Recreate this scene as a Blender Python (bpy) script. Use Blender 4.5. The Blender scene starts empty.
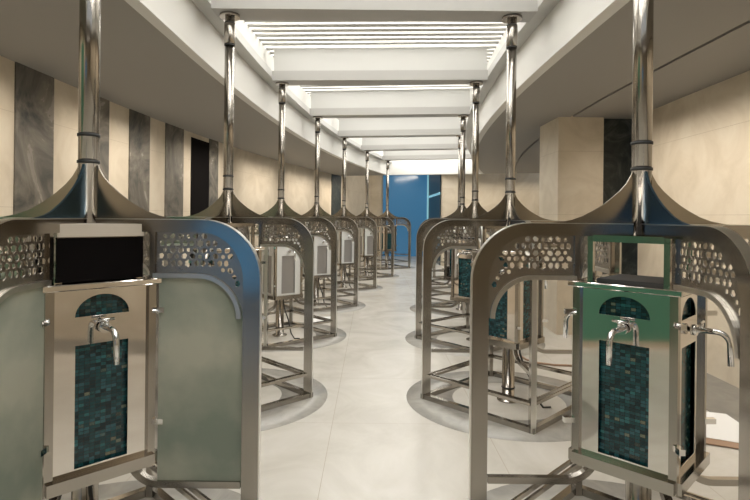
import bpy, bmesh, math, random
from math import sin, cos, pi, atan, sqrt, radians
from mathutils import Vector, Matrix
random.seed(4)
scene = bpy.context.scene
C = scene.collection

# ------------------------------------------------------------------ camera, world, lights, exposure
cam_d = bpy.data.cameras.new('camera'); cam = bpy.data.objects.new('camera', cam_d); C.objects.link(cam)
cam.location = (0, 0, 1.65); cam.rotation_euler = (radians(90), radians(-0.6), 0)
cam_d.sensor_width = 36; cam_d.lens = 36*540/750; cam_d.shift_x = 0.004; cam_d.shift_y = -0.045
cam_d.clip_start = 0.05
scene.camera = cam
scene.view_settings.view_transform = 'Standard'; scene.view_settings.look = 'None'
scene.view_settings.gamma = 1; scene.view_settings.use_curve_mapping = False
scene.view_settings.exposure = 0.32
w = bpy.data.worlds.new('world'); scene.world = w; w.use_nodes = True
w.node_tree.nodes['Background'].inputs[0].default_value = (0.9, 0.95, 1, 1)
w.node_tree.nodes['Background'].inputs[1].default_value = 0.6

HS = 3.085            # soffit height
FL = 3.47            # beam underside
def cc(s): return 0.0112*max(0, s-4.7)**2
def th(s): return atan(0.0224*max(0, s-4.7))
def P(s, u, z=0):
    t = th(s); return Vector((cc(s)+u*cos(t), s-u*sin(t), z))
SP = 2.45
BEAMS = [SP*n for n in range(1, 8)]

def area(name, loc, rot, sx, sy, power, col=(1,1,1), spread=pi):
    l = bpy.data.lights.new(name, 'AREA'); l.shape = 'RECTANGLE'; l.size = sx; l.size_y = sy
    l.energy = power; l.color = col; l.spread = spread
    o = bpy.data.objects.new(name, l); C.objects.link(o); o.location = loc; o.rotation_euler = rot
    return o
SKYP = 128
for n in range(1, 8):
    s = SP*(n-0.5)
    area('skylight', P(s, 0, 4.12), (0, 0, -th(s)), 2.9, SP-0.2, SKYP, (1, .985, .95))
area('skylight', P(17.7, 0, 4.12), (0, 0, -th(17.7)), 2.9, .8, 45, (1, .985, .95))
area('unseen_wall_wash', P(17.6, -2.65, 3.05), (0, radians(28), -th(17.6)), .12, 2.2, 14, (1, .88, .72), radians(105))  # unseen fill lights added to brighten the dark far walls
area('unseen_wall_wash', P(20, -1.2, 3.42), (0, radians(35), -th(20)), .3, 2.5, 40, (1, .88, .72))
area('unseen_wall_wash', (4.4, 17.3, 3.05), (radians(28), 0, 0), 3.2, .12, 9, (1, .88, .72), radians(105))
WASH = 12  # wash lights out of view, added to lighten the side walls
for s in (-2, 1, 4, 6.8, 9.5, 12.3, 15):
    area('unseen_wall_wash', P(s, -2.65, 3.05), (0, radians(28), -th(s)), .12, 2.2, WASH, (1, .91, .80), radians(105))
for s in (-2, 1, 4, 6.2):
    area('unseen_wall_wash', P(s, 2.71, 3.05), (0, radians(-28), -th(s)), .12, 2.2, WASH, (1, .91, .80), radians(105))

# ------------------------------------------------------------------ materials
def mat(name, col, rough=.5, metal=0, **kw):
    m = bpy.data.materials.new(name); m.use_nodes = True
    b = m.node_tree.nodes['Principled BSDF']
    b.inputs['Base Color'].default_value = (*col, 1); b.inputs['Roughness'].default_value = rough
    b.inputs['Metallic'].default_value = metal
    for k, v in kw.items(): b.inputs[k.replace('_', ' ')].default_value = v
    return m
def N(m, t, **kw):
    n = m.node_tree.nodes.new(t)
    for k, v in kw.items(): setattr(n, k, v)
    return n
def ramp(m, stops):
    r = N(m, 'ShaderNodeValToRGB'); e = r.color_ramp.elements
    while len(e) < len(stops): e.new(.5)
    for i, (p, c) in enumerate(stops): e[i].position = p; e[i].color = (*c, 1)
    return r
def link(m, a, b): m.node_tree.links.new(a, b)
def marble(name, c1, c2, c3, scale, rough, tiles=None, joint=(.4,.36,.3), distort=1.2, jw=.003, coord='Object'):
    m = mat(name, c1, rough); b = m.node_tree.nodes['Principled BSDF']
    tc = N(m, 'ShaderNodeTexCoord')
    no = N(m, 'ShaderNodeTexNoise'); no.inputs['Scale'].default_value = scale; no.inputs['Detail'].default_value = 7
    no.inputs['Roughness'].default_value = .62; no.inputs['Distortion'].default_value = distort
    link(m, tc.outputs[coord], no.inputs['Vector'])
    r = ramp(m, [(.32, c2), (.5, c1), (.68, c3)]); link(m, no.outputs['Fac'], r.inputs[0])
    out = r.outputs[0]
    if tiles:
        sep = N(m, 'ShaderNodeSeparateXYZ'); link(m, tc.outputs[coord], sep.inputs[0])
        fac = None
        for ax, size, off in tiles:
            a = N(m, 'ShaderNodeMath', operation='ADD'); a.inputs[1].default_value = 100*size+off; link(m, sep.outputs[ax], a.inputs[0])
            mo = N(m, 'ShaderNodeMath', operation='MODULO'); mo.inputs[1].default_value = size; link(m, a.outputs[0], mo.inputs[0])
            lt = N(m, 'ShaderNodeMath', operation='LESS_THAN'); lt.inputs[1].default_value = jw*2; link(m, mo.outputs[0], lt.inputs[0])
            if fac is None: fac = lt.outputs[0]
            else:
                mx = N(m, 'ShaderNodeMath', operation='MAXIMUM'); link(m, fac, mx.inputs[0]); link(m, lt.outputs[0], mx.inputs[1]); fac = mx.outputs[0]
        mix = N(m, 'ShaderNodeMix', data_type='RGBA'); link(m, fac, mix.inputs[0]); link(m, out, mix.inputs[6])
        mix.inputs[7].default_value = (*joint, 1); out = mix.outputs[2]
    link(m, out, b.inputs['Base Color'])
    rr = N(m, 'ShaderNodeMapRange'); rr.inputs[3].default_value = rough*.75; rr.inputs[4].default_value = rough*1.3
    link(m, no.outputs['Fac'], rr.inputs[0]); link(m, rr.outputs[0], b.inputs['Roughness'])
    return m
M = {}
M['floor'] = marble('floor_marble', (.66,.63,.57), (.59,.56,.50), (.72,.69,.64), 1.3, .22, [(0,1.2,.3),(1,1.2,.5)], (.5,.44,.36), jw=.002)
M['inlay'] = marble('grey_marble', (.46,.445,.41), (.40,.39,.36), (.52,.50,.46), 4, .2)
M['kerb'] = marble('grey_kerb', (.2,.19,.17), (.16,.155,.14), (.25,.24,.21), 4, .3)
M['wall'] = marble('beige_stone', (.67,.585,.46), (.59,.51,.39), (.73,.655,.53), 1.6, .45, [(2,.9,.1)], (.42,.34,.24), jw=.0015)
M['strip'] = marble('brown_grey_stone', (.16,.145,.12), (.05,.052,.05), (.27,.24,.20), 1.3, .25, distort=2)
M['dark_strip'] = marble('dark_green_stone', (.03,.035,.03), (.012,.016,.015), (.09,.095,.08), 3, .5, distort=2)
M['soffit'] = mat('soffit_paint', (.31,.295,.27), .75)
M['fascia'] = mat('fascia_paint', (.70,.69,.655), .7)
M['beam'] = mat('beam_paint', (.54,.535,.51), .6)
M['flange'] = mat('flange_paint', (.42,.41,.39), .45)
M['slat'] = mat('slat_paint', (.5,.49,.465), .6)
def steel(name, col, r0, r1):
    m = mat(name, col, r0, 1); b = m.node_tree.nodes['Principled BSDF']
    tc = N(m, 'ShaderNodeTexCoord'); no = N(m, 'ShaderNodeTexNoise'); no.inputs['Scale'].default_value = 6; no.inputs['Detail'].default_value = 4
    link(m, tc.outputs['Object'], no.inputs['Vector'])
    rr = N(m, 'ShaderNodeMapRange'); rr.inputs[3].default_value = r0; rr.inputs[4].default_value = r1
    link(m, no.outputs['Fac'], rr.inputs[0]); link(m, rr.outputs[0], b.inputs['Roughness'])
    return m
M['steel'] = steel('polished_steel', (.40,.372,.335), .09, .2)
M['mirror'] = steel('mirror_steel', (.74,.70,.66), .03, .08)
M['canopy'] = steel('canopy_steel', (.34,.31,.26), .16, .24)
M['bright'] = mat('bright_satin_steel', (.72,.70,.66), .28, 1)
M['chrome'] = mat('chrome', (.85,.85,.85), .06, 1)
M['lattice'] = steel('lattice_steel', (.42,.39,.35), .2, .32)
M['black'] = mat('black_plastic', (.004,.003,.003), .9, Specular_IOR_Level=.1)
M['rubber'] = mat('dark_rubber', (.03,.03,.03), .6)
M['white_board'] = mat('pale_board', (.62,.56,.48), .35)
M['paper'] = mat('paper', (.85,.85,.84), .8)
M['cardboard'] = mat('cardboard', (.38,.25,.17), .8)
M['pale_face'] = mat('pale_face', (.8,.8,.78), .3)
M['grey_face'] = mat('grey_face', (.33,.31,.29), .4)
M['green_reflector'] = mat('green_reflector', (.09,.26,.18), .3)
M['blue_steel'] = steel('blue_tinted_steel', (.16,.30,.46), .15, .25)  # blue-tinted steel for the front and rear fins
M['darkglass'] = mat('dark_glass', (.01,.03,.035), .35)
def emis(name, col, st, base=(.1,.2,.3)):
    m = mat(name, base, .15); b = m.node_tree.nodes['Principled BSDF']
    b.inputs['Emission Color'].default_value = (*col, 1); b.inputs['Emission Strength'].default_value = st
    return m
M['blue_window'] = emis('blue_window', (.05,.17,.31), .5, (.03,.1,.2))
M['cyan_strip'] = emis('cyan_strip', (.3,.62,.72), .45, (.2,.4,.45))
M['unseen_blue'] = emis('unseen_blue_window', (.07,.22,.42), 1.1)
def mosaic():
    m = mat('teal_mosaic', (.02,.08,.09), .18); b = m.node_tree.nodes['Principled BSDF']
    tc = N(m, 'ShaderNodeTexCoord')
    dv = N(m, 'ShaderNodeVectorMath', operation='DIVIDE'); dv.inputs[1].default_value = (.0215, 1, .0145); link(m, tc.outputs['Object'], dv.inputs[0])
    fl = N(m, 'ShaderNodeVectorMath', operation='FLOOR'); link(m, dv.outputs[0], fl.inputs[0])
    wn = N(m, 'ShaderNodeTexWhiteNoise'); link(m, fl.outputs[0], wn.inputs['Vector'])
    r = ramp(m, [(0,(.006,.028,.034)),(.35,(.012,.07,.08)),(.7,(.03,.12,.145)),(.9,(.03,.17,.18)),(.975,(.2,.22,.15))])
    r.color_ramp.interpolation = 'CONSTANT'; link(m, wn.outputs['Value'], r.inputs[0])
    fr = N(m, 'ShaderNodeVectorMath', operation='FRACTION'); link(m, dv.outputs[0], fr.inputs[0])
    sep = N(m, 'ShaderNodeSeparateXYZ'); link(m, fr.outputs[0], sep.inputs[0])
    f = []
    for ax, t in ((0,.07),(2,.11)):
        lt = N(m, 'ShaderNodeMath', operation='LESS_THAN'); lt.inputs[1].default_value = t; link(m, sep.outputs[ax], lt.inputs[0]); f.append(lt)
    mx = N(m, 'ShaderNodeMath', operation='MAXIMUM'); link(m, f[0].outputs[0], mx.inputs[0]); link(m, f[1].outputs[0], mx.inputs[1])
    mix = N(m, 'ShaderNodeMix', data_type='RGBA'); link(m, mx.outputs[0], mix.inputs[0]); link(m, r.outputs[0], mix.inputs[6]); mix.inputs[7].default_value = (.004,.008,.008,1)
    link(m, mix.outputs[2], b.inputs['Base Color']); return m
M['mosaic'] = mosaic()
def frosted():
    m = bpy.data.materials.new('frosted_glass'); m.use_nodes = True; nt = m.node_tree
    b = nt.nodes['Principled BSDF']; out = nt.nodes['Material Output']
    b.inputs['Roughness'].default_value = .35
    tc = N(m, 'ShaderNodeTexCoord'); no = N(m, 'ShaderNodeTexNoise'); no.inputs['Scale'].default_value = 2.5; no.inputs['Detail'].default_value = 5
    link(m, tc.outputs['Object'], no.inputs['Vector'])
    r = ramp(m, [(.38,(.40,.45,.39)),(.62,(.66,.66,.58))]); link(m, no.outputs['Fac'], r.inputs[0])
    link(m, r.outputs[0], b.inputs['Base Color'])
    tr = N(m, 'ShaderNodeBsdfTranslucent'); link(m, r.outputs[0], tr.inputs['Color'])
    mx = N(m, 'ShaderNodeMixShader'); mx.inputs[0].default_value = .5
    link(m, b.outputs[0], mx.inputs[1]); link(m, tr.outputs[0], mx.inputs[2]); link(m, mx.outputs[0], out.inputs[0])
    return m
M['frosted'] = frosted()

# ------------------------------------------------------------------ mesh helpers
def obj(name, bm, m, parent=None, loc=None, rz=None, smooth=False):
    bmesh.ops.recalc_face_normals(bm, faces=bm.faces[:])
    me = bpy.data.meshes.new(name); bm.to_mesh(me); bm.free()
    me.materials.append(m)
    if smooth: me.shade_smooth() if hasattr(me, 'shade_smooth') else None
    o = bpy.data.objects.new(name, me); C.objects.link(o)
    if parent: o.parent = parent
    if loc is not None: o.location = loc
    if rz is not None: o.rotation_euler = (0, 0, rz)
    return o
def struct(name, bm, m, **kw):
    o = obj(name, bm, m, **kw)
    o['kind'] = 'structure'
    return o
def add_box(bm, x0, x1, y0, y1, z0, z1, mtx=None):
    vs = [bm.verts.new((x, y, z)) for x in (x0, x1) for y in (y0, y1) for z in (z0, z1)]
    for f in ((0,1,3,2),(4,6,7,5),(0,4,5,1),(2,3,7,6),(0,2,6,4),(1,5,7,3)): bm.faces.new([vs[i] for i in f])
    if mtx: bmesh.ops.transform(bm, matrix=mtx, verts=vs)
    return vs
def box(*a, **k):
    bm = bmesh.new(); add_box(bm, *a, **k); return bm
def bevel(bm, w, seg=1):
    bmesh.ops.bevel(bm, geom=bm.edges[:], offset=w, segments=seg, affect='EDGES', profile=.5, clamp_overlap=True); return bm
def sweep(u0, u1, z0, z1, s0, s1, n=None, bm=None):
    bm = bm or bmesh.new(); n = n or max(1, int((s1-s0)/.6)); prev = None
    for i in range(n+1):
        s = s0+(s1-s0)*i/n
        r = [bm.verts.new(P(s, u, z)) for u, z in ((u0,z0),(u1,z0),(u1,z1),(u0,z1))]
        if prev:
            for k in range(4): bm.faces.new((prev[k], prev[(k+1)%4], r[(k+1)%4], r[k]))
        else: bm.faces.new(r[::-1])
        prev = r
    bm.faces.new(prev); return bm
def add_lathe(bm, prof, seg=32, cx=0, cy=0, cap=True):
    rings = []
    for r, z in prof:
        rings.append([bm.verts.new((cx+r*cos(2*pi*i/seg), cy+r*sin(2*pi*i/seg), z)) for i in range(seg)])
    for a, b in zip(rings, rings[1:]):
        for i in range(seg):
            f = bm.faces.new((a[i], a[(i+1)%seg], b[(i+1)%seg], b[i])); f.smooth = True
    if cap:
        bm.faces.new(rings[0][::-1]); bm.faces.new(rings[-1])
    return bm
def add_strip(bm, A, B, y0, y1):
    """prism between two matching outlines A, B given as (x, z); y0..y1 is its depth"""
    prev = None
    for (ax, az), (bx, bz) in zip(A, B):
        r = [bm.verts.new(v) for v in ((ax,y0,az),(bx,y0,bz),(bx,y1,bz),(ax,y1,az))]
        if prev:
            for k in range(4): bm.faces.new((prev[k], prev[(k+1)%4], r[(k+1)%4], r[k]))
        else: bm.faces.new(r[::-1])
        prev = r
    bm.faces.new(prev)
def offset(pts, d):
    out = []
    for i, p in enumerate(pts):
        a = Vector(pts[max(0,i-1)]); b = Vector(pts[min(len(pts)-1,i+1)]); t = (b-a).normalized()
        out.append((p[0]-t.y*d, p[1]+t.x*d))
    return out
def add_tube(bm, pts, r, seg=10):
    pts = [Vector(p) for p in pts]; prev = None; up = None
    for i, p in enumerate(pts):
        t = (pts[min(i+1,len(pts)-1)]-pts[max(i-1,0)]).normalized()
        if up is None: up = Vector((0,0,1)) if abs(t.z) < .9 else Vector((1,0,0))
        a = t.cross(up).normalized(); up = a.cross(t).normalized()
        ring = [bm.verts.new(p+r*(cos(2*pi*k/seg)*a+sin(2*pi*k/seg)*up)) for k in range(seg)]
        if prev:
            for k in range(seg):
                f = bm.faces.new((prev[k], prev[(k+1)%seg], ring[(k+1)%seg], ring[k])); f.smooth = True
        else: bm.faces.new(ring[::-1])
        prev = ring
    bm.faces.new(prev); return bm
def holed(outer, holes, depth):
    """flat plate in x-z with real holes, extruded along y"""
    cu = bpy.data.curves.new('tmp', 'CURVE'); cu.dimensions = '2D'; cu.fill_mode = 'BOTH'; cu.extrude = depth/2
    for pts in [outer]+holes:
        sp = cu.splines.new('POLY'); sp.points.add(len(pts)-1); sp.use_cyclic_u = True
        for q, p in zip(sp.points, pts): q.co = (p[0], p[1], 0, 1)
    o = bpy.data.objects.new('tmp', cu)
    me = o.to_mesh(); bm = bmesh.new(); bm.from_mesh(me)
    o.to_mesh_clear(); bpy.data.objects.remove(o); bpy.data.curves.remove(cu)
    bmesh.ops.remove_doubles(bm, verts=bm.verts[:], dist=1e-5)
    bmesh.ops.transform(bm, matrix=Matrix.Rotation(pi/2, 4, 'X'), verts=bm.verts[:])
    return bm
def arc(cx, cz, rx, rz, a0, a1, n=12):
    return [(cx+rx*cos(a0+(a1-a0)*i/n), cz+rz*sin(a0+(a1-a0)*i/n)) for i in range(n+1)]

# ------------------------------------------------------------------ the hall
struct('floor', box(-9, 12, -6, 24, -.1, 0), M['floor'])
struct('wall_left', sweep(-3.67, -3.42, 0, 3.6, -5.5, 22.3), M['wall'])
struct('wall_right', sweep(3.6, 3.85, 0, HS+.02, -5.5, 7.75), M['wall'])
struct('wall_back', box(-4, 12, 22.6, 22.8, 0, 4.4), M['wall'])
struct('wall_front', box(-3.7, 3.9, -5.7, -5.5, 0, 4.4), M['wall'])
area('hall_lamp', (0, -3.0, 3.05), (0, 0, 0), 3, 1.5, 12, (1, .9, .78))
bm = box(2.36, 8, 18.2, 18.45, 0, 3.6); add_box(bm, 2.36, 2.5, 18.45, 22.6, 0, 3.6)
struct('wall_far_right', bm, M['wall'])
struct('wall_side_passage', box(7.8, 8, 7.5, 18.3, 0, HS+.1), M['wall'])
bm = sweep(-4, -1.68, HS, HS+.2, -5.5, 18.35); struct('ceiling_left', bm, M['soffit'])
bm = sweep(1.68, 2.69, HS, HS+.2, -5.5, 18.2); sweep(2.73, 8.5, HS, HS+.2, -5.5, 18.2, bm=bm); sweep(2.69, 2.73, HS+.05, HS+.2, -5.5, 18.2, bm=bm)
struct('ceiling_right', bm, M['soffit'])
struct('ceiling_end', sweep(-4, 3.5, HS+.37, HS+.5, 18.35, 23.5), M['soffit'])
struct('trim_1', sweep(-1.68, -1.58, HS-.001, 4.3, -.1, 18.25), M['fascia'])
struct('trim_2', sweep(1.58, 1.68, HS-.001, 4.3, -.1, 18.25), M['fascia'])
struct('trim_3', sweep(-1.68, 1.68, HS-.001, 4.3, 18.2, 18.35, n=1), M['fascia'])
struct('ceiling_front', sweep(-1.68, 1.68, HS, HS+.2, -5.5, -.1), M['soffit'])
struct('ceiling_top', sweep(-1.68, 1.68, 4.3, 4.35, -.1, 18.35), M['fascia'])
struct('trim_4', sweep(-1.58, -1.44, 3.50, 3.60, -.1, 18.2), M['beam'])
struct('trim_5', sweep(1.44, 1.58, 3.50, 3.60, -.1, 18.2), M['beam'])
struct('trim_6', sweep(2.92, 3.6, 0, .006, -5.4, 7.6), M['kerb'])
# cross beams and louvres of the skylight
k = 7
for s in BEAMS:
    bm = sweep(-1.44, 1.44, 3.6, 3.93, s-.05, s+.05, n=1)
    b = struct('trim_%d' % k, bm, M['beam'])
    f = sweep(-1.44, 1.44, FL, 3.6, s-.14, s+.14, n=1)
    obj('flange', f, M['flange'], b); k += 1
wn = 1
for i, s in enumerate(BEAMS):
    bm = bmesh.new(); q = s-SP+.10
    while q < s-.03:
        for (a, b_) in ((0, 1),):
            t = th(q)
            mt = Matrix.Translation(P(q, 0, 3.97)) @ Matrix.Rotation(-t, 4, 'Z') 
            add_box(bm, -1.58, 1.58, -.053, .053, -.006, .006, mtx=mt)
        q += .172
    struct('window_%d' % wn, bm, M['slat']); wn += 1
# marble strips on the left wall and openings
for a, b, m in ((5.11,5.67,'strip'),(6.21,6.72,'strip'),(7.21,7.75,'strip'),(8.23,8.83,'strip'),(9.83,10.22,'strip'),(17.64,18.5,'dark_strip'),(3.85,4.4,'strip'),(2.7,3.25,'strip')):
    struct('trim_%d' % k, sweep(-3.42, -3.405, 0, HS, a, b, n=2), M[m]); k += 1
struct('door_1', sweep(-3.42, -3.408, 0, HS-.08, 9.12, 9.83, n=2), M['black'])
# pier on the right and dark stone beside it
struct('wall_pier', box(2.63, 3.27, 7.65, 8.5, 0, HS+.02), M['wall'])
struct('trim_%d' % k, box(3.27, 4.0, 7.75, 7.9, 0, HS+.02), M['dark_strip']); k += 1
# blue daylit panel, bright edge and dark glass at the far end
struct('window_%d' % wn, box(.45, 2.28, 22.5, 22.6, .0, 3.44), M['blue_window']); wn += 1
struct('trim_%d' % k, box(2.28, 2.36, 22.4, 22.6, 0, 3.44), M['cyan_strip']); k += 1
bm = box(2.33, 2.36, 18.5, 22.3, 0, 3.4)
g = struct('door_2', bm, M['darkglass'])
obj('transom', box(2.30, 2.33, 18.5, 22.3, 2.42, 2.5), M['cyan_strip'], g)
# unseen glowing blue window, placed so the near steel reflects blue
struct('window_%d' % wn, box(-3.3, -1.9, -5.5, -5.45, .2, 1.6), M['unseen_blue']); wn += 1
struct('trim_%d' % k, box(-3.42, -3.40, -.6, 1.6, .1, 2.7), M['green_reflector']); k += 1  # out-of-view panel added to put a green reflection in the steel
# round grey inlays under the kiosks
ROWS = []
for n in range(1, 8): ROWS.append(('left', n, P(SP*n-(.02 if n == 1 else 0), (-1.278,-1.31,-1.335,-1.32,-1.31,-1.30,-1.29)[n-1]), -th(SP*n)))
for n in range(1, 7): ROWS.append(('right', n, P(SP*n+(.05 if n == 1 else 0), (1.246,1.25,1.31,1.33,1.33,1.33)[n-1]), -th(SP*n)))
for side, n, p, a in ROWS:
    bm = bmesh.new(); add_lathe(bm, [(.50,.0),(.50,.003),(.92,.003),(.92,.0)], 64, p.x, p.y, cap=False)
    struct('trim_%d' % k, bm, M['inlay']); k += 1

# ------------------------------------------------------------------ drinking kiosk
TW = .216            # half side of the cabinet
ZB, ZT = .545, 1.345 # cabinet bottom and top
RC = .78             # corner radius of the base
def hexa(cx, cz, r, a0=0, n=6): return [(cx+r*cos(a0+2*pi*i/n), cz+r*sin(a0+2*pi*i/n)) for i in range(n)]
OUT = [(.045,1.625)]+arc(.515,1.36,.265,.265,pi/2,0,14)+[(RC,.0)]
INN = [(.045,1.57)]+arc(.515,1.355,.19,.215,pi/2,0,14)+[(RC-.075,.0)]
ARCH = [(.30,1.385)]+arc(.50,1.185,.195,.20,pi/2,0,12)
def inside(p, m=.004):
    x, z = p
    if x < .31+m: return False
    if x <= .515:
        if z > 1.57-m: return False
    else:
        dx, dz = (x-.515)/(.18-m), (z-1.355)/(.215-m)
        if dz >= 0:
            if dx*dx+dz*dz > 1: return False
        elif x > .695-m: return False
    if x <= .50:
        if z < 1.397+m: return False
    else:
        dx, dz = (x-.50)/(.206+m), (z-1.185)/(.212+m)
        if dz > 0 and dx*dx+dz*dz < 1: return False
        if dz <= 0: return False
    return True
def lattice_bm():
    outer = [(.305,1.58)]+arc(.515,1.355,.19,.225,pi/2,0,14)+[(.705,1.185)]+arc(.50,1.185,.195,.20,0,pi/2,12)+[(.305,1.385)]
    holes = []; a = .104
    for i in range(-2, 12):
        for j in range(-8, 12):
            cx = .35+a*(i+.5*(j%2)); cz = 1.43+a*.866*j
            cells = [[(cx+(.019 if q%2 else .013)*cos(pi*q/6), cz+(.019 if q%2 else .013)*sin(pi*q/6)) for q in range(12)]]
            for q in range(6):
                an = pi*q/3; r = .037
                x, z = cx+r*cos(an), cz+r*sin(an)
                cells.append([(x+p*cos(an)-t*sin(an), z+p*sin(an)+t*cos(an)) for p, t in ((-.0130,0),(-.004,.0145),(.009,.0115),(.0118,0),(.009,-.0115),(-.004,-.0145))])
            for q in (0, 1):   # fill between three rosettes
                an = pi/6+pi/3*q; r = a/sqrt(3)
                cells.append(hexa(cx+r*cos(an), cz+r*sin(an), .0105, an, 6))
            for c in cells:
                if all(inside(p) for p in c): holes.append(c)
    return holed(outer, holes, .006)
def wing_bm():
    bm = bmesh.new()
    add_strip(bm, OUT, INN, -.019, .019)
    add_strip(bm, [(.285,1.35),(.285,1.575)], [(.31,1.35),(.31,1.575)], -.014, .014)
    rail = [(.70,.425)]+[(x,z) for x, z in arc(.34,.585,.16,.16,-pi/2,-pi+.35,10)]
    add_strip(bm, rail, offset(rail, -.03), -.016, .016)
    return bm
def face_plate_bm():
    W = TW-.020
    outer = [(-W,ZB+.03),(W,ZB+.03),(W,ZT-.012),(-W,ZT-.012)]
    arch_ = arc(0,1.222,.108,.088,0,pi,16)
    rect = [(-.106,.60),(.106,.60),(.106,1.105),(-.106,1.105)]
    return holed(outer, [arch_, rect], .006)
def arch_tile_bm():
    bm = bmesh.new(); pts = arc(0,1.214,.118,.1,0,pi,16)
    f = bm.faces.new([bm.verts.new((x,0,z)) for x, z in pts])
    r = bmesh.ops.extrude_face_region(bm, geom=[f]); bmesh.ops.translate(bm, vec=(0,.008,0), verts=[v for v in r['geom'] if isinstance(v, bmesh.types.BMVert)])
    return bm
def tap_bm():
    bm = bmesh.new()
    pts = [(0,0,0),(0,-.05,0)]
    pts += [(0,-.05-.0,0)]
    pts = [(0,.03,0),(0,-.09,.004)]+[(0,-.09-.05*sin(t),.004-.05*(1-cos(t))) for t in [i*pi/16 for i in range(1,9)]]+[(0,-.142,-.13)]
    add_tube(bm, pts, .0125, 12)
    return bm
def flange_bm():
    bm = bmesh.new(); add_tube(bm, [(0,.004,0),(0,-.004,0),(0,-.006,0),(0,-.018,0)], .024, 16); return bm
def lever_bm():
    bm = bmesh.new(); add_tube(bm, [(-.0,-.03,.01),(-.0,-.034,.032)], .009, 10); add_tube(bm, [(-.03,-.034,.036),(.03,-.034,.036)], .006, 8); return bm
R4 = [pi/2*q for q in range(4)]
def dia(bm, r, w, h0, h1, out=0):
    """square ring of bars through corners at radius r on the axes"""
    L = r*sqrt(2)/2
    for q in range(4):
        mt = Matrix.Rotation(pi/4+pi/2*q, 4, 'Z')
        add_box(bm, -L-w/2, L+w/2, -L-w/2, -L+w/2, h0, h1, mtx=mt)
def make_kiosk(glass=False, screen=False):
    t = bpy.data.objects.new('drinking_kiosk', None); C.objects.link(t); t.empty_display_size = .2
    # ground frame and foot rail
    bm = bmesh.new(); dia(bm, RC-.02, .045, .002, .045); obj('base_frame', bm, M['steel'], t)
    bm = bmesh.new(); dia(bm, RC-.03, .014, .20, .224); dia(bm, RC-.095, .014, .20, .224); obj('foot_rail', bm, M['steel'], t)
    # column below
    bm = bmesh.new(); add_lathe(bm, [(.10,.0),(.10,.012),(.055,.014),(.055,.52),(.055,ZB)], 28); obj('column', bm, M['steel'], t)
    bm = bmesh.new(); add_lathe(bm, [(.057,.11),(.060,.112),(.060,.122),(.057,.124)], 28, cap=False); obj('column_ring', bm, M['rubber'], t)
    bm = bmesh.new(); add_tube(bm, [(.07,-.10,ZB-.005),(.075,-.10,.45),(.10,-.12,.36),(.15,-.15,.25),(.2,-.2,.08),(.25,-.22,.012),(.32,-.2,.008)], .009, 8); obj('cable', bm, M['rubber'], t)
    # cabinet core with corner posts
    bm = bmesh.new()
    r45 = Matrix.Rotation(pi/4, 4, 'Z'); bm2 = bmesh.new()
    add_box(bm, -TW+.05, TW-.05, -TW+.05, TW-.05, ZB+.01, ZT-.02, mtx=r45)
    for sx in (-1, 1):
        for sy in (-1, 1):
            x, y = sx*(TW-.012), sy*(TW-.012)
            add_box(bm2, x-.016, x+.016, y-.016, y+.016, ZB-.02, ZT-.004, mtx=r45)
    add_box(bm, -TW+.004, TW-.004, -TW+.004, TW-.004, ZB-.004, ZB+.012, mtx=r45)
    obj('cabinet', bm, M['mirror'], t); obj('corner_frame', bm2, M['steel'], t)
    bm = bmesh.new()
    for q in range(4):
        mt = Matrix.Rotation(pi/4+pi/2*q, 4, 'Z')
        add_box(bm, -TW+.002, TW-.002, -TW-.022, -TW+.014, ZB-.016, ZB+.034, mtx=mt)
    obj('bottom_rail', bm, M['steel'], t)
    bm = bevel(box(-TW-.024, TW+.024, -TW-.024, TW+.024, ZT-.008, ZT+.018, mtx=r45), .004); obj('counter', bm, M['mirror'], t)
    fp = at = tp = fl = lv = rt = None
    for q in range(4):
        a = pi/4+pi/2*q; d = Vector((sin(a), -cos(a), 0))
        def inst(o, name, bmf, m, dist, parent=t, z=0):
            if o is None: o = obj(name, bmf(), m, parent)
            else:
                n = o.copy(); C.objects.link(n); n.parent = parent; o = n
            o.location = d*dist+Vector((0,0,z)); o.rotation_euler = (0,0,a); return o
        fp = inst(fp, 'face_panel', face_plate_bm, M['mirror'], TW-.016)
        at = inst(at, 'arch_mosaic', arch_tile_bm, M['mosaic'], TW-.035)
        rt = inst(rt, 'mosaic_panel', lambda: box(-.118,.118,0,.008,.59,1.115), M['mosaic'], TW-.035)
        tp = inst(tp, 'tap', tap_bm, M['chrome'], TW, z=1.172)
        for nm, f in (('tap_flange', flange_bm), ('tap_lever', lever_bm)):
            if nm == 'tap_flange' : c = fl
            else: c = lv
            if c is None: c = obj(nm, f(), M['chrome'], tp)
            else: n = c.copy(); C.objects.link(n); n.parent = tp; c = n
            if nm == 'tap_flange': fl = c
            else: lv = c
    # open cage on the counter
    HC = TW*.80
    bm = bmesh.new()
    for sx in (-1, 1):
        for sy in (-1, 1):
            x, y = sx*(HC-.011), sy*(HC-.011); add_box(bm, x-.012, x+.012, y-.012, y+.012, ZT+.016, 1.545, mtx=r45)
    for q in range(4):
        mt = Matrix.Rotation(pi/4+pi/2*q, 4, 'Z'); add_box(bm, -HC-.002, HC+.002, -HC-.002, -HC+.022, 1.545, 1.575, mtx=mt)
    obj('upper_cage', bm, M['steel'], t)
    bm = box(-HC+.03, HC-.03, -HC+.03, HC-.03, ZT+.016, ZT+.03, mtx=r45); obj('drip_tray', bm, M['rubber'], t)
    if screen:
        bm = box(-HC+.0, HC-.0, -HC-.014, HC+.0, ZT+.022, 1.548, mtx=r45); obj('black_cover', bm, M['black'], t)['label'] = 'black cover closing the upper box'
        bm = box(-HC-.002, HC+.002, -HC-.018, HC+.002, 1.552, 1.605, mtx=r45); obj('lid', bm, M['white_board'], t)['label'] = 'pale beige lid'
    # radial wings
    wing = lat = gl = cl = fin = None
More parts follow.
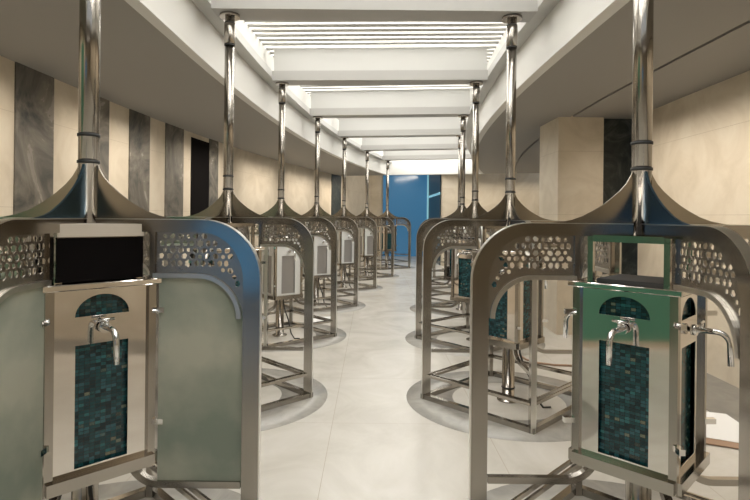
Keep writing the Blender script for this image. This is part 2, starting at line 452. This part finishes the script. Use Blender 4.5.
    for q in range(4):
        if wing is None:
            wing = obj('side_frame', wing_bm(), M['steel'], t)
            bm = bmesh.new(); add_strip(bm, ARCH, offset(ARCH, -.02), -.016, .016)
            ar = obj('arch_rail', bm, M['bright'], wing)
            bm = bmesh.new(); add_strip(bm, offset(OUT, .0035), OUT, -.021, .021)
            et = obj('edge_trim', bm, M['bright'], wing)
            lat = obj('lattice', lattice_bm(), M['lattice'], wing)
            cl = obj('clamp', box(.295, .35, -.012, .012, .708, .732), M['chrome'], wing)
            cl2 = obj('clamp', box(.295, .35, -.012, .012, 1.208, 1.232), M['chrome'], wing)
        else:
            n = wing.copy(); C.objects.link(n); n.parent = t
            for o in (lat, cl, cl2, ar, et): c = o.copy(); C.objects.link(c); c.parent = n
            wing = n
        wing.rotation_euler = (0,0,pi/2*q)
        if fin is None:                     # concave gusset plate between pole and top bar
            bm = bmesh.new(); pr = [(.040,1.875),(.050,1.85),(.070,1.815),(.10,1.78),(.14,1.744),(.18,1.713),(.22,1.688),(.27,1.661),(.32,1.643),(.38,1.631),(.45,1.625)]
            add_strip(bm, pr, [(x, 1.60) for x, z in pr], -.005, .005); fin = obj('fin', bm, M['canopy'], t)
        else: fin = fin.copy(); C.objects.link(fin); fin.parent = t
        fin.rotation_euler = (0,0,pi/2*q)
        if glass:
            if gl is None:
                pts = [(.325,1.375)]+arc(.50,1.18,.203,.195,pi/2,0,12)+[(.703,.425),(.34,.425)]+arc(.34,.565,.10,.12,-pi/2,-pi+.6,6)[1:]+[(.325,.60)]
                pts = [(.325,1.375)]+arc(.50,1.18,.203,.195,pi/2,0,12)+[(.703,.425),(.34,.425),(.325,.43)]
                gl = obj('glass_panel', holed(pts, [], .008), M['frosted'], wing); gl['label'] = 'frosted greenish glass'
            else: c = gl.copy(); C.objects.link(c); c.parent = wing; gl = c
    # pole with its rings and top plate
    bm = bmesh.new(); add_lathe(bm, [(.043,1.575),(.043,3.44)], 32); obj('pole', bm, M['steel'], t)
    bm = bmesh.new(); add_lathe(bm, [(.046,3.2),(.050,3.205),(.050,3.38),(.046,3.385)], 32, cap=False)
    add_lathe(bm, [(.09,3.44),(.09,3.468)], 32); obj('pole_collar', bm, M['steel'], t)
    for z in (1.88, 2.0, 3.19, 3.39):
        bm = bmesh.new(); add_lathe(bm, [(.043,z-.007),(.0475,z-.006),(.0475,z+.006),(.043,z+.007)], 32, cap=False); obj('pole_ring', bm, M['rubber'], t)
    return t
def kids(o): return [c for c in bpy.data.objects if c.parent == o]
def copy_tree(o, parent=None):
    c = o.copy(); C.objects.link(c); c.parent = parent
    for ch in kids(o): copy_tree(ch, c)
    return c
NTH = ['', 'nearest', 'second', 'third', 'fourth', 'fifth', 'sixth', 'farthest']
first = make_kiosk(True, True)
first['label'] = 'steel drinking kiosk with frosted glass panels and black upper box, nearest on the left'
plain = make_kiosk()
used = False
for side, n, p, a in ROWS:
    if side == 'left' and n == 1: o = first
    elif not used: o = plain; used = True
    else: o = copy_tree(plain)
    o.location = p; o.rotation_euler = (0, 0, a)
    if o is not first:
        if n == 1: l = 'steel drinking kiosk with empty open upper cage, nearest on the right'
        elif side == 'left' and n == 7: l = 'small distant steel drinking kiosk beside the blue panel, last of the left row'
        elif side == 'right' and n == 6: l = 'steel drinking kiosk last of the right row, mostly hidden behind the others'
        else: l = 'steel drinking kiosk with %s, %s from the front in the %s row' % ('pale white faces' if side == 'left' and 3 <= n <= 6 else 'open lattice frames', NTH[n], side)
        o['label'] = l
    if side == 'left' and 3 <= n <= 6:      # white faces with a grey rectangle on these
        for c in kids(o):
            b = c.name.split('.')[0]
            if b in ('face_panel', 'mosaic_panel', 'arch_mosaic'):
                c.material_slots[0].link = 'OBJECT'; c.material_slots[0].material = M['pale_face'] if b != 'mosaic_panel' else M['grey_face']
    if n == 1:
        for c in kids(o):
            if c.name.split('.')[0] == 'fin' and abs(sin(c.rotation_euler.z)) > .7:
                c.material_slots[0].link = 'OBJECT'; c.material_slots[0].material = M['blue_steel']; c['label'] = 'blue tinted steel fin'
    o['category'] = 'drinking fountain'; o['group'] = 'steel drinking kiosks in two rows'

# ------------------------------------------------------------------ small things on the floor
def sheet(name, pts, z, m, label, cat, th_=.004, lift=()):
    bm = bmesh.new(); vs = [bm.verts.new((x, y, z+(lift[i] if lift else 0))) for i, (x, y) in enumerate(pts)]
    f = bm.faces.new(vs); r = bmesh.ops.extrude_face_region(bm, geom=[f])
    bmesh.ops.translate(bm, vec=(0,0,th_), verts=[v for v in r['geom'] if isinstance(v, bmesh.types.BMVert)])
    o = obj(name, bm, m); o['label'] = label; o['category'] = cat; return o
sheet('cardboard_sheet', [(2.42,3.98),(2.98,3.72),(3.05,4.3),(2.55,4.5)], .0065, M['cardboard'], 'flat brown cardboard sheet on the floor under white paper by right kiosk', 'cardboard', .006)
sheet('paper_sheet', [(2.40,4.12),(2.92,3.86),(3.0,4.55),(2.5,4.72)], .0135, M['paper'], 'white paper sheet lying on cardboard beside the grey floor strip', 'paper', .003)
sheet('paper_sheet', [(-.95,8.25),(-.55,8.35),(-.6,8.85),(-1.0,8.75)], .001, M['paper'], 'white paper sheet lying on floor between left row kiosks', 'paper', .003)
bm = bmesh.new(); add_tube(bm, [(1.78,6.45,.012),(1.8,6.25,.012),(1.9,6.1,.012),(2.05,6.03,.012),(2.3,6.0,.012),(2.55,6.02,.012)], .012, 8)
o = obj('hose', bm, M['cardboard']); o['label'] = 'reddish brown hose curving on the floor behind second right kiosk'; o['category'] = 'hose'
